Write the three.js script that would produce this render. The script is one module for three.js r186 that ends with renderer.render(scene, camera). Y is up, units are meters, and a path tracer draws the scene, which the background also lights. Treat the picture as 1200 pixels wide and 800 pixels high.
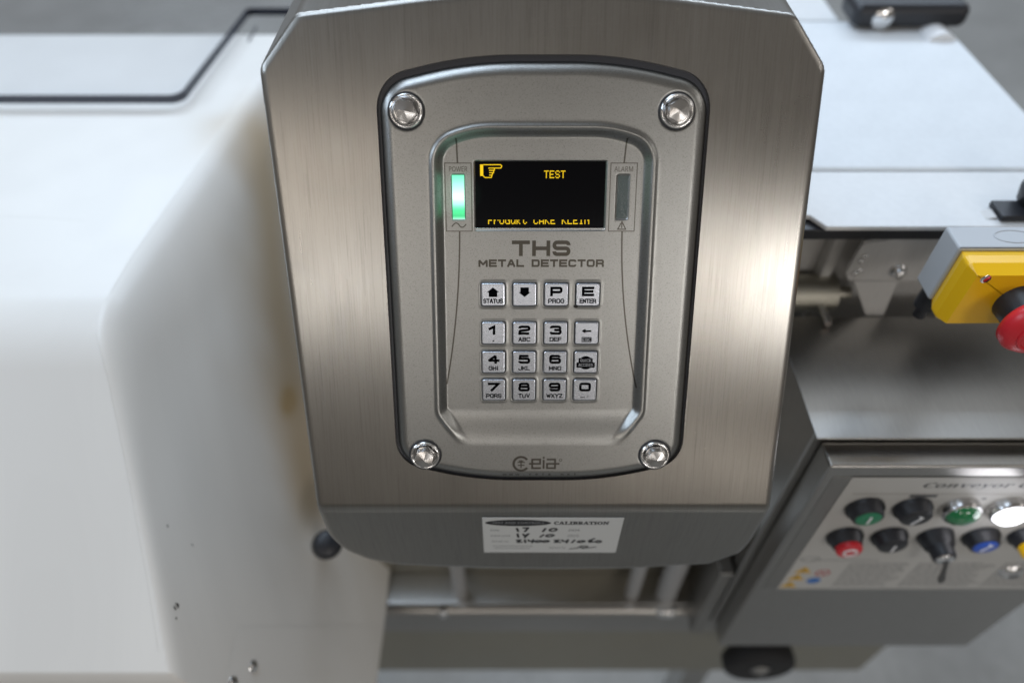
import * as THREE from 'three';
import { RoundedBoxGeometry } from 'three/addons/geometries/RoundedBoxGeometry.js';
import { mergeGeometries } from 'three/addons/utils/BufferGeometryUtils.js';
import { RectAreaLightUniformsLib } from 'three/addons/lights/RectAreaLightUniformsLib.js';

// ------------------------------------------------------------------ camera, surroundings, lamps, exposure
const scene = new THREE.Scene();
const camera = new THREE.PerspectiveCamera(2 * Math.atan(400 / 830) * 180 / Math.PI, 1200 / 800, 0.02, 60);
camera.position.set(0, 1.5, 0);
camera.rotation.x = -48 * Math.PI / 180;
camera.focus = 0.415; camera.userData.fStop = 2.8;
const renderer = new THREE.WebGLRenderer();
renderer.toneMapping = THREE.LinearToneMapping; renderer.toneMappingExposure = 1.06;
renderer.shadowMap.enabled = true;
RectAreaLightUniformsLib.init();
scene.background = new THREE.Color().setRGB(0.160, 0.147, 0.133); // the dim hall all round
function lamp(x, y, z, w, h, nits, tx, ty, tz, rgb) {
  const l = new THREE.RectAreaLight(new THREE.Color().setRGB(...rgb), nits, w, h);
  l.position.set(x, y, z); l.lookAt(tx, ty, tz); l.castShadow = true; scene.add(l);
}
const COOL = [0.75, 0.91, 1.11], WARM = [1.0, 0.90, 0.80], NEUT = [1.0, 0.96, 0.92];
lamp(-1.0, 4.4, -0.9, 2.4, 1.0, 5.6, 0, 1, -0.4, COOL);     // rooflight over the line
lamp(0.2, 4.6, -3.0, 6.5, 2.4, 0.75, 0, 1, -0.4, [0.90, 0.97, 1.04]);      // rooflights farther down the hall
lamp(0, 5.6, -5.6, 10, 2.0, 6.5, 0, 0, -5.2, COOL);
lamp(-4.2, 3.6, 0.2, 3.6, 0.5, 11, 0, 1.1, -0.4, COOL);      // strip lights on both sides
lamp(4.0, 3.6, 0.2, 3.6, 0.5, 3, 0, 1.1, -0.4, NEUT);
lamp(0.5, 2.7, 3.9, 3.2, 0.5, 1.1, 0, 1.1, -0.4, NEUT);   // row of windows behind the camera
lamp(1.85, 2.52, 3.6, 1.1, 0.66, 10, 0, 1.1, -0.4, NEUT);      // bright openings behind, right and left
lamp(-1.1, 2.46, 3.6, 0.5, 0.5, 7, 0, 1.1, -0.4, NEUT);
lamp(-1.5, 3.48, 3.6, 1.2, 0.22, 6, 0, 1.1, -0.4, WARM);
lamp(-1.5, 2.99, 3.6, 1.2, 0.16, 6, 0, 1.1, -0.4, WARM);
lamp(1.3, 1.42, 3.9, 0.9, 0.22, 4, 0, 1.1, -0.4, WARM);  // added low lamp without a known source, for the warm patch low on the housing

// ------------------------------------------------------------------ helpers
let seedState = 7;
const seed = (s) => { seedState = s >>> 0; };
const rnd = () => { seedState = (seedState * 1664525 + 1013904223) >>> 0; return seedState / 4294967296; };
const clamp = THREE.MathUtils.clamp, sstep = THREE.MathUtils.smoothstep;
const used = new Map();
function numbered(n) { const k = used.get(n) ?? 0; used.set(n, k + 1); return k ? n + '_' + String(k).padStart(3, '0') : n; }
function thing(name, label, category, pos = [0, 0, 0], group) {
  const o = new THREE.Group(); o.name = numbered(name); o.position.set(...pos); scene.add(o);
  o.userData = { label, category }; if (group) o.userData.group = group;
  return o;
}
function part(name, geo, mat, parent, pos, label) {
  const m = new THREE.Mesh(Array.isArray(geo) ? (geo.length > 1 ? merge(geo) : geo[0]) : geo, mat);
  m.name = name; m.castShadow = m.receiveShadow = true; if (pos) m.position.set(...pos);
  if (label) m.userData.label = label;
  parent.add(m); return m;
}
function merge(list) {
  return mergeGeometries(list.map((g) => { const h = g.index ? g.toNonIndexed() : g; for (const k of Object.keys(h.attributes)) if (!['position', 'normal', 'uv'].includes(k)) h.deleteAttribute(k); h.clearGroups(); return h; }));
}
// uv in metres by the dominant axis of each face normal
function metric(g, s = 1) {
  if (g.index) g = g.toNonIndexed();
  const p = g.attributes.position, n = g.attributes.normal, uv = new Float32Array(p.count * 2);
  for (let i = 0; i < p.count; i++) {
    const ax = Math.abs(n.getX(i)), ay = Math.abs(n.getY(i)), az = Math.abs(n.getZ(i));
    if (az >= ax && az >= ay) { uv[2 * i] = p.getX(i) * s; uv[2 * i + 1] = p.getY(i) * s; }
    else if (ay >= ax) { uv[2 * i] = p.getX(i) * s; uv[2 * i + 1] = p.getZ(i) * s; }
    else { uv[2 * i] = p.getZ(i) * s; uv[2 * i + 1] = p.getY(i) * s; }
  }
  g.setAttribute('uv', new THREE.BufferAttribute(uv, 2)); return g;
}
const T = (1 / 0.06);
function box(x0, x1, y0, y1, z0, z1, r = 0.002, seg = 3) {
  const g = new RoundedBoxGeometry(x1 - x0, y1 - y0, z1 - z0, seg, r); g.translate((x0 + x1) / 2, (y0 + y1) / 2, (z0 + z1) / 2);
  return metric(g, T);
}
function cyl(r0, r1, len, axis, at, seg = 32) { // r0 at the near/positive end
  const g = new THREE.CylinderGeometry(r0, r1, len, seg);
  if (axis === 'z') g.rotateX(Math.PI / 2); if (axis === 'x') g.rotateZ(-Math.PI / 2);
  g.translate(...at); return g;
}
function lathe(pts, seg, axis, at) { const g = new THREE.LatheGeometry(pts.map((p) => new THREE.Vector2(...p)), seg); if (axis === 'z') g.rotateX(Math.PI / 2); if (axis === 'x') g.rotateZ(-Math.PI / 2); if (at) g.translate(...at); return g; }
// rounds the corners of a closed polygon: [x, y, radius]
function roundPoly(pts, n = 10) {
  const out = [];
  for (let i = 0; i < pts.length; i++) {
    const [x, y, r = 0] = pts[i], a = pts[(i + pts.length - 1) % pts.length], b = pts[(i + 1) % pts.length];
    if (!r) { out.push([x, y]); continue; }
    let ax = a[0] - x, ay = a[1] - y, bx = b[0] - x, by = b[1] - y; const la = Math.hypot(ax, ay), lb = Math.hypot(bx, by);
    ax /= la; ay /= la; bx /= lb; by /= lb;
    const half = Math.acos(clamp(ax * bx + ay * by, -1, 1)) / 2, t = Math.min(r / Math.tan(half), la * 0.49, lb * 0.49), rr = t * Math.tan(half);
    let mx = ax + bx, my = ay + by; const lm = Math.hypot(mx, my) || 1, d = rr / Math.sin(half); mx = x + mx / lm * d; my = y + my / lm * d;
    const p0 = Math.atan2(y + ay * t - my, x + ax * t - mx), p1 = Math.atan2(y + by * t - my, x + bx * t - mx);
    let dp = p1 - p0; while (dp > Math.PI) dp -= 2 * Math.PI; while (dp < -Math.PI) dp += 2 * Math.PI;
    for (let k = 0; k <= n; k++) out.push([mx + rr * Math.cos(p0 + dp * k / n), my + rr * Math.sin(p0 + dp * k / n)]);
  }
  return out;
}
// signed distance (positive inside) and nearest point
function sdf(poly) {
  const S = poly.map((p, i) => { const q = poly[(i + 1) % poly.length]; return [p[0], p[1], q[0] - p[0], q[1] - p[1]]; });
  return (x, y) => {
    let best = 1e18, bx = 0, by = 0, inside = false;
    for (const [px, py, dx, dy] of S) {
      const l2 = dx * dx + dy * dy || 1e-12, t = clamp(((x - px) * dx + (y - py) * dy) / l2, 0, 1), qx = px + dx * t, qy = py + dy * t, d = (x - qx) ** 2 + (y - qy) ** 2;
      if (d < best) { best = d; bx = qx; by = qy; }
      if ((py > y) !== (py + dy > y) && x < px + dx * (y - py) / dy) inside = !inside;
    }
    return [inside ? Math.sqrt(best) : -Math.sqrt(best), bx, by];
  };
}
const offsetPoly = (poly, d) => poly.map((p, i) => { // outward for counter-clockwise polygons
  const a = poly[(i + poly.length - 1) % poly.length], b = poly[(i + 1) % poly.length]; const dx = b[0] - a[0], dy = b[1] - a[1], l = Math.hypot(dx, dy) || 1;
  return [p[0] + dy / l * d, p[1] - dx / l * d];
});
// a sheet over a grid, cut to an outline (and an opening), raised by height(u, v, d), laid out by map(u, v, h); mm in, metres out
function sheet({ outer, hole, step, height, map, uvOf, back }) {
  const so = sdf(outer), sh = hole && sdf(hole);
  let x0 = 1e9, x1 = -1e9, y0 = 1e9, y1 = -1e9; for (const [x, y] of outer) { x0 = Math.min(x0, x); x1 = Math.max(x1, x); y0 = Math.min(y0, y); y1 = Math.max(y1, y); }
  const nx = Math.ceil((x1 - x0) / step) + 3, ny = Math.ceil((y1 - y0) / step) + 3, pos = [], uv = [], state = [];
  for (let j = 0; j < ny; j++) for (let i = 0; i < nx; i++) {
    let u = x0 - step + i * step, v = y0 - step + j * step, o = so(u, v), st = 2, d = o[0];
    if (o[0] < 0) { st = o[0] > -1.6 * step ? 1 : 0; u = o[1]; v = o[2]; d = 0; }
    else if (o[0] < .3 * step) { st = 2; u = o[1]; v = o[2]; d = 0; }
    else if (sh) { const q = sh(u, v); if (q[0] <= 0 && q[0] > -.3 * step) { u = q[1]; v = q[2]; q[0] = 0; } if (q[0] > 0) { st = q[0] < 1.6 * step ? 1 : 0; u = q[1]; v = q[2]; } if (st !== 2) d = so(u, v)[0]; d = Math.min(d, q[0] > 0 ? 0 : -q[0]); }
    const p = map(u, v, height(u, v, d)); pos.push(p[0] * 1e-3, p[1] * 1e-3, p[2] * 1e-3); uv.push(...uvOf(u, v)); state.push(st);
  }
  const idx = [];
  for (let j = 0; j < ny - 1; j++) for (let i = 0; i < nx - 1; i++) {
    const a = j * nx + i, b = a + 1, c = a + nx, e = c + 1;
    for (const t of [[a, b, e], [a, e, c]]) if (t.every((k) => state[k]) && t.some((k) => state[k] === 2)) idx.push(...t);
  }
  const g = new THREE.BufferGeometry(); g.setAttribute('position', new THREE.Float32BufferAttribute(pos, 3)); g.setAttribute('uv', new THREE.Float32BufferAttribute(uv, 2)); g.setIndex(idx); g.computeVertexNormals();
  const all = [g];
  const skirt = (poly, to) => { // wall along an outline
    const p = [], t = [], ii = [];
    poly.concat([poly[0]]).forEach(([u, v], k) => { const d = 0, q = map(u, v, height(u, v, d)), w = to(u, v, q); p.push(q[0] * 1e-3, q[1] * 1e-3, q[2] * 1e-3, w[0] * 1e-3, w[1] * 1e-3, w[2] * 1e-3); t.push(...uvOf(u, v), ...uvOf(u, v)); if (k < poly.length) { const a = 2 * k; ii.push(a, a + 1, a + 3, a, a + 3, a + 2); } });
    const s = new THREE.BufferGeometry(); s.setAttribute('position', new THREE.Float32BufferAttribute(p, 3)); s.setAttribute('uv', new THREE.Float32BufferAttribute(t, 2)); s.setIndex(ii); s.computeVertexNormals(); all.push(s);
  };
  if (back) skirt(outer, back); if (hole) skirt(hole, (u, v, q) => map(u, v, -6));
  return merge(all);
}
function extrude(poly, depth, bevel = 0, holes) {
  const s = new THREE.Shape(poly.map((p) => new THREE.Vector2(p[0], p[1])));
  const g = new THREE.ExtrudeGeometry(s, { depth, bevelEnabled: bevel > 0, bevelSize: bevel, bevelOffset: -bevel, bevelThickness: bevel, bevelSegments: 3, curveSegments: 12 });
  return g;
}

// ------------------------------------------------------------------ procedural textures
const PERM = (() => { seed(99); const p = [...Array(256).keys()]; for (let i = 255; i > 0; i--) { const j = Math.floor(rnd() * (i + 1)); [p[i], p[j]] = [p[j], p[i]]; } return p; })();
const hsh = (i, j, k) => PERM[(PERM[(PERM[i & 255] + j) & 255] + k) & 255] / 255;
function vn(x, y, px, py, k = 0) { // value noise that wraps after px, py cells
  const i = Math.floor(x), j = Math.floor(y), f = x - i, g = y - j, a = f * f * (3 - 2 * f), b = g * g * (3 - 2 * g), m = (q, n) => ((q % n) + n) % n;
  const i0 = m(i, px), i1 = m(i + 1, px), j0 = m(j, py), j1 = m(j + 1, py);
  return (hsh(i0, j0, k) * (1 - a) + hsh(i1, j0, k) * a) * (1 - b) + (hsh(i0, j1, k) * (1 - a) + hsh(i1, j1, k) * a) * b;
}
function tex(n, fn, { srgb = false, repeat = [1, 1] } = {}) {
  const d = new Uint8Array(n * n * 4);
  for (let y = 0; y < n; y++) for (let x = 0; x < n; x++) { const c = fn(x / n, y / n), o = (y * n + x) * 4; for (let k = 0; k < 3; k++) d[o + k] = clamp(Math.round((Array.isArray(c) ? c[k] : c) * 255), 0, 255); d[o + 3] = 255; }
  const t = new THREE.DataTexture(d, n, n); t.wrapS = t.wrapT = THREE.RepeatWrapping; t.magFilter = THREE.LinearFilter; t.minFilter = THREE.LinearFilter; t.repeat.set(...repeat);
  if (srgb) t.colorSpace = THREE.SRGBColorSpace; t.needsUpdate = true; return t;
}
// vertical brush lines of a ground stainless sheet
const streak = (u, v, k = 0) => 0.55 * vn(u * 250, v * 6, 250, 6, k) + 0.3 * vn(u * 250 + .5, v * 15, 250, 15, k + 1) + 0.15 * vn(u * 120, v * 5, 120, 5, k + 2);
const brushA = tex(1024, (u, v) => 0.5 + (streak(u, v) - 0.5) * 1.0);
const brushRough = tex(1024, (u, v) => { // wiped and touched steel, one tile to 0.36 m
  const wipe = vn(u * 14 + 3 * vn(u * 3, v * 3, 3, 3, 61), v * 5, 14, 5, 60), spot = sstep(vn(u * 22, v * 22, 22, 22, 62), .72, .9);
  return 0.80 + (vn(u * 4, v * 3, 4, 3, 9) - .5) * .2 + (wipe - .5) * .10 + spot * .03 + (vn(u * 250, v * 8, 250, 8, 20) - .5) * .05;
}, { repeat: [1 / 6, 1 / 6] });
const brushTint = tex(1024, (u, v) => 0.90 + (streak(u, v, 40) - 0.5) * 0.09, { srgb: true });
const grain = tex(512, (u, v) => 0.5 * vn(u * 250, v * 250, 250, 250, 3) + 0.5 * vn(u * 128, v * 128, 128, 128, 4));
const cloud = tex(512, (u, v) => 0.5 * vn(u * 4, v * 4, 4, 4, 6) + 0.3 * vn(u * 11, v * 11, 11, 11, 7) + 0.2 * vn(u * 40, v * 40, 40, 40, 8));
const floorTint = tex(512, (u, v) => 0.74 + 0.22 * (0.5 * vn(u * 3, v * 3, 3, 3, 26) + 0.3 * vn(u * 13, v * 13, 13, 13, 27) + 0.2 * vn(u * 90, v * 90, 90, 90, 28)), { srgb: true });
const cloudTint = tex(512, (u, v) => 0.955 + 0.045 * (0.6 * vn(u * 3, v * 3, 3, 3, 16) + 0.4 * vn(u * 17, v * 17, 17, 17, 17)), { srgb: true });
function canvasTex(w, h, draw, srgb = true) {
  const c = document.createElement('canvas'); c.width = w; c.height = h; const x = c.getContext('2d'); draw(x, w, h);
  const t = new THREE.CanvasTexture(c); if (srgb) t.colorSpace = THREE.SRGBColorSpace; t.magFilter = THREE.LinearFilter; return t;
}
// squarish wide lettering, drawn as strokes: [x, y, keep the corner sharp]
const GL = {
  T: [[[0, 0], [1, 0]], [[.5, 0], [.5, 1]]], H: [[[0, 0], [0, 1]], [[1, 0], [1, 1]], [[0, .5], [1, .5]]],
  S: [[[1, .24], [1, 0], [0, 0], [0, .5], [1, .5], [1, 1], [0, 1], [0, .76]]],
  M: [[[0, 1], [0, 0, 1], [.5, .75, 1], [1, 0, 1], [1, 1]]], E: [[[1, 0], [0, 0, 1], [0, 1, 1], [1, 1]], [[0, .5], [.92, .5]]],
  A: [[[0, 1], [.42, 0, 1], [.58, 0, 1], [1, 1]], [[.2, .68], [.8, .68]]], L: [[[0, 0], [0, 1, 1], [.95, 1]]],
  D: [[[0, .5], [0, 0, 1], [1, 0], [1, 1], [0, 1, 1], [0, .5]]], C: [[[1, .26], [1, 0], [0, 0], [0, 1], [1, 1], [1, .74]]],
  O: [[[.5, 0], [1, 0], [1, 1], [0, 1], [0, 0], [.5, 0]]], R: [[[0, 1], [0, 0, 1], [1, 0], [1, .56], [0, .56]], [[.7, .56], [1, .7], [1, 1]]],
  P: [[[0, 1], [0, 0, 1], [1, 0], [1, .6], [0, .6]]], U: [[[0, 0], [0, 1], [1, 1], [1, 0]]], N: [[[0, 1], [0, 0, 1], [1, 1, 1], [1, 0]]],
  G: [[[1, .26], [1, 0], [0, 0], [0, 1], [1, 1], [1, .52, 1], [.55, .52]]], B: [[[0, .5], [0, 0, 1], [.95, 0], [.95, .48], [0, .48]], [[.5, .48], [1, .48], [1, 1], [0, 1, 1], [0, .4]]],
  F: [[[1, 0], [0, 0, 1], [0, 1]], [[0, .52], [.9, .52]]], I: [[[.5, 0], [.5, 1]]], J: [[[1, 0], [1, 1], [0, 1], [0, .7]]],
  K: [[[0, 0], [0, 1]], [[1, 0], [.3, .5, 1], [1, 1]], [[0, .5], [.3, .5]]], Q: [[[.5, 0], [1, 0], [1, 1], [0, 1], [0, 0], [.5, 0]], [[.65, .7], [1, 1.1]]],
  V: [[[0, 0], [.5, 1, 1], [1, 0]]], W: [[[0, 0], [.25, 1, 1], [.5, .2, 1], [.75, 1, 1], [1, 0]]], X: [[[0, 0], [1, 1]], [[1, 0], [0, 1]]],
  Y: [[[0, 0], [.5, .5, 1], [1, 0]], [[.5, .5], [.5, 1]]], Z: [[[0, 0], [1, 0, 1], [0, 1, 1], [1, 1]]],
  0: [[[.5, 0], [1, 0], [1, 1], [0, 1], [0, 0], [.5, 0]]], 1: [[[.15, .3], [.58, 0, 1], [.58, 1]]], 2: [[[0, .26], [0, 0], [1, 0], [1, .46], [0, .6], [0, 1, 1], [1, 1]]],
  3: [[[0, .22], [0, 0], [.96, 0], [.96, .48], [.35, .48]], [[.6, .48], [1, .48], [1, 1], [0, 1], [0, .78]]], 4: [[[.72, 1], [.72, 0, 1], [0, .7, 1], [1, .7]]],
  5: [[[.95, 0], [.08, 0, 1], [.04, .42, 1], [1, .42], [1, 1], [0, 1], [0, .78]]], 6: [[[.95, .2], [.95, 0], [0, 0], [0, 1], [1, 1], [1, .44], [0, .44]]],
  7: [[[0, 0], [1, 0, 1], [.3, 1]]], 8: [[[.5, 0], [.95, 0], [.95, .47], [.05, .47], [.05, 0], [.5, 0]], [[.5, .47], [1, .47], [1, 1], [0, 1], [0, .47], [.5, .47]]],
  9: [[[.05, .8], [.05, 1], [1, 1], [1, 0], [0, 0], [0, .54], [1, .54]]],
};
function word(x, text, cx, cy, h, ratio, lw, gap = 0.42) { // centred at cx, cy; h the letter height, ratio width / height
  const w = h * ratio, wd = (ch) => (ch === ' ' ? w * 0.5 : ch === 'I' ? w * 0.3 : ch === 'M' || ch === 'W' ? w * 1.2 : w), total = [...text].reduce((s, c) => s + wd(c) + w * gap, -w * gap);
  let px = cx - total / 2; const py = cy - h / 2; x.lineWidth = lw; x.lineCap = 'square'; x.lineJoin = 'miter';
  for (const ch of text) {
    const W = wd(ch); x.lineCap = 'SCG235690QU'.includes(ch) ? 'butt' : 'square'; x.miterLimit = 'MNAVWZ4'.includes(ch) ? 1.5 : 10;
    for (const st of GL[ch] ?? []) {
      const P = st.map(([a, b, k]) => [px + (ch === 'I' ? 0.5 : a) * W, py + b * h, k]); x.beginPath(); x.moveTo(P[0][0], P[0][1]);
      for (let i = 1; i < P.length; i++) { if (i < P.length - 1 && !P[i][2]) x.arcTo(P[i][0], P[i][1], P[i + 1][0], P[i + 1][1], h * 0.24); else x.lineTo(P[i][0], P[i][1]); }
      x.stroke();
    }
    px += W + w * gap;
  }
}

// the head's own wear: wiped brush marks, scratches, specks and touched patches, laid once over the whole sheet
const headBrush = brushA.clone(); headBrush.repeat.set(6, 7.5); headBrush.needsUpdate = true;
const headRough = brushRough.clone(); headRough.repeat.set(1, 1.25); headRough.needsUpdate = true;
const headWear = canvasTex(1440, 1800, (x, w, h) => {
  x.fillStyle = '#e9e7e3'; x.fillRect(0, 0, w, h); seed(411);
  for (let i = 0; i < 15000; i++) { x.fillStyle = rnd() > .5 ? 'rgba(255,255,255,.07)' : 'rgba(70,66,60,.036)'; x.fillRect(rnd() * w, rnd() * h - 60, 1 + rnd(), 30 + 140 * rnd()); }
  for (let i = 0; i < 26; i++) { const cx = rnd() * w, cy = rnd() * h, r = 60 + 170 * rnd(), g = x.createRadialGradient(cx, cy, 0, cx, cy, r), a = .05 + .07 * rnd(); g.addColorStop(0, rnd() > .4 ? `rgba(96,78,60,${a})` : `rgba(255,255,255,${a})`); g.addColorStop(1, 'rgba(120,100,80,0)'); x.fillStyle = g; x.fillRect(cx - r, cy - r, 2 * r, 2 * r); }
  x.lineWidth = 1.1; for (let i = 0; i < 70; i++) { const cx = rnd() * w, cy = rnd() * h, a = (rnd() - .5) * 2.6, l = 10 + 45 * rnd(); x.strokeStyle = `rgba(255,252,246,${.12 + .22 * rnd()})`; x.beginPath(); x.moveTo(cx, cy); x.lineTo(cx + l * Math.cos(a), cy + l * Math.sin(a)); x.stroke(); }
  for (let i = 0; i < 46; i++) { const cx = 720 + 300 * rnd() - 60, cy = 115 + 120 * rnd(), l = 20 + 90 * rnd(), a = (rnd() > .5 ? .06 : -.5) + (rnd() - .5) * .3; x.strokeStyle = `rgba(255,252,246,${.08 + .14 * rnd()})`; x.beginPath(); x.moveTo(cx, cy); x.lineTo(cx + l * Math.cos(a), cy + l * Math.sin(a)); x.stroke(); }
  for (let i = 0; i < 40; i++) { x.fillStyle = 'rgba(255,250,240,.75)'; x.beginPath(); x.arc(rnd() * w, rnd() * h, 1 + 1.3 * rnd(), 0, 7); x.fill(); }
});

// ------------------------------------------------------------------ materials
const std = (o) => new THREE.MeshStandardMaterial(o), phy = (o) => new THREE.MeshPhysicalMaterial(o);
const rgb = (r, g, b) => new THREE.Color().setRGB(r, g, b);
const M = {
  head: phy({ color: rgb(.425, .418, .405), metalness: 1, roughness: .36, roughnessMap: headRough, map: headWear, bumpMap: headBrush, bumpScale: 0.000006, anisotropy: .75 }),
  steel: phy({ color: rgb(.52, .505, .48), metalness: 1, roughness: .40, roughnessMap: brushRough, map: brushTint, bumpMap: brushA, bumpScale: 0.000003, anisotropy: .5 }),
  dull: phy({ color: rgb(.42, .41, .39), metalness: 1, roughness: .5, roughnessMap: brushRough, map: brushTint }),
  keyMetal: phy({ color: rgb(.17, .165, .16), metalness: 1, roughness: .3 }),
  frame: phy({ color: rgb(.52, .50, .43), metalness: 1, roughness: .62, roughnessMap: brushRough, map: brushTint }),
  roof: phy({ color: rgb(.50, .49, .47), metalness: 1, roughness: .38, roughnessMap: brushRough, map: brushTint, bumpMap: brushA, bumpScale: 0.000003 }),
  zinc: phy({ color: rgb(.68, .67, .65), metalness: .25, roughness: .5, map: brushTint }),
  score: std({ color: rgb(.70, .68, .64), roughness: .6 }),
  satin: phy({ color: rgb(.66, .65, .64), metalness: 1, roughness: .66, map: brushTint }),
  chrome: std({ color: rgb(.78, .78, .78), metalness: 1, roughness: .12 }),
  turned: phy({ color: rgb(.56, .55, .54), metalness: 1, roughness: .26 }),
  plastic: phy({ color: rgb(.80, .778, .735), roughness: .34, map: cloudTint, specularIntensity: .8 }),
  belt: phy({ color: rgb(.74, .77, .79), roughness: .55, map: cloudTint }),
  slab: phy({ color: rgb(.76, .77, .77), roughness: .4, map: cloudTint }),
  black: std({ color: rgb(.018, .019, .023), roughness: .42 }),
  rubber: std({ color: rgb(.012, .012, .013), roughness: .7 }),
  gasket: std({ color: rgb(.035, .038, .048), roughness: .38 }),
  clear: phy({ color: rgb(.96, .97, .985), transmission: 1, thickness: 0, roughness: .09, ior: 1.49 }),
  clearEdge: phy({ color: rgb(.055, .062, .085), roughness: .2 }),
  yellow: phy({ color: rgb(.92, .53, .004), roughness: .36, clearcoat: .3, clearcoatRoughness: .3 }),
  grey: std({ color: rgb(.48, .50, .52), roughness: .5 }),
  red: phy({ color: rgb(.60, .02, .03), roughness: .34 }),
  green: phy({ color: rgb(.012, .20, .09), roughness: .35 }),
  lens: phy({ color: rgb(.004, .17, .05), roughness: .12, clearcoat: 1, clearcoatRoughness: .05 }),
  blue: phy({ color: rgb(.02, .09, .48), roughness: .35 }),
  white: std({ color: rgb(.78, .78, .78), roughness: .5 }),
  glow: std({ color: rgb(.8, .8, .8), roughness: .3, emissive: rgb(.93, .93, 1), emissiveIntensity: 2.2 }),
  dirt: std({ color: rgb(.03, .025, .02), roughness: .9 }),
};

// ------------------------------------------------------------------ setting: the hall floor
{
  const g = new THREE.PlaneGeometry(40, 40); g.rotateX(-Math.PI / 2);
  const uv = g.attributes.uv; for (let i = 0; i < uv.count; i++) uv.setXY(i, uv.getX(i) * 26, uv.getY(i) * 26);
  const f = part('floor', g, std({ color: rgb(.39, .382, .36), roughness: .4, map: floorTint, roughnessMap: cloud }), scene); f.userData = { kind: 'structure', label: 'light grey epoxy floor of the hall' };
}

// ------------------------------------------------------------------ metal detector head
const TILT = 31 * Math.PI / 180;
const head = thing('metal_detector', 'brushed stainless metal detector head with keypad panel and black display', 'metal detector', [0.0175, 1.215, -0.3037]);
head.rotation.x = -TILT;
const FACE = roundPoly([[90.2, 109.5, 20], [40, 120.9, 500], [-40, 120.9, 500], [-90.4, 109.5, 20], [-89.3, -116.5, 19], [-40, -128.6, 500], [40, -128.6, 500], [89.3, -116.5, 19]]);
{
  const outer = roundPoly([[152.5, 118, 11], [132.5, 145, 9], [64, 153.2, 150], [30, 156, 150], [-30, 156, 150], [-64, 153, 150], [-132, 145.3, 9], [-154.6, 118, 11],
    [-144.8, -151, 60], [-144.5, -186, 30], [-139, -213, 30], [-126, -232, 30], [-104, -241.5, 40], [-40, -248, 150], [8, -249.5, 150], [72, -248, 150], [131, -240, 10], [150, -218, 12], [151, -150, 60]]);
  const hole = offsetPoly(FACE, .75).map(([x, y]) => [x - (x < 0 ? .5 : 0), y > 0 ? y + 2.3 * sstep(y, 40, 112) : y]);
  const R = 5, bend = -146, BR = 17;
  const map = (u, s, h) => {
    let y = s, z = 0, ny = 0, nz = 1; // local frame of the folded sheet
    if (s < bend) { const l = bend - s, ph = Math.min(l / BR, TILT); y = bend - BR * Math.sin(ph); z = -BR * (1 - Math.cos(ph)); const rest = Math.max(0, l - BR * TILT); y -= rest * Math.cos(TILT); z -= rest * Math.sin(TILT); ny = -Math.sin(ph); nz = Math.cos(ph); }
    return [u, y + ny * h, z + nz * h];
  };
  const height = (u, v, d) => { const q = R + 9 * sstep(-v, 190, 235); return d < q ? -(q - Math.sqrt(Math.max(0, q * q - (q - d) ** 2))) * 0.8 : 0; };
  const so = sdf(outer), hgt = (u, v) => height(u, v, Math.max(0, so(u, v)[0]));
  const backDir = [0, Math.sin(TILT), -Math.cos(TILT)]; // straight back in the world, as seen in the tilted frame
  const g = sheet({ outer, hole, step: .8, height: hgt, map, uvOf: (u, v) => [(u + 180) / 360, (v + 270) / 450], back: (u, v, q) => [q[0], q[1] + 105 * backDir[1] * 1, q[2] + 105 * backDir[2]] });
  part('housing', g, M.head, head);
  // the dark seal in the opening round the panel
  const seal = new THREE.ShapeGeometry(new THREE.Shape(offsetPoly(FACE, 7).map((p) => new THREE.Vector2(p[0] / 1e3, p[1] / 1e3 + .001))));
  part('seal', seal, M.gasket, head, [0, 0, -0.0028]);
}
const KX = [-28.7, -10.1, 8.6, 27.2], KY = [-7.7, -31.3, -49.6, -67.5];
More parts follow.
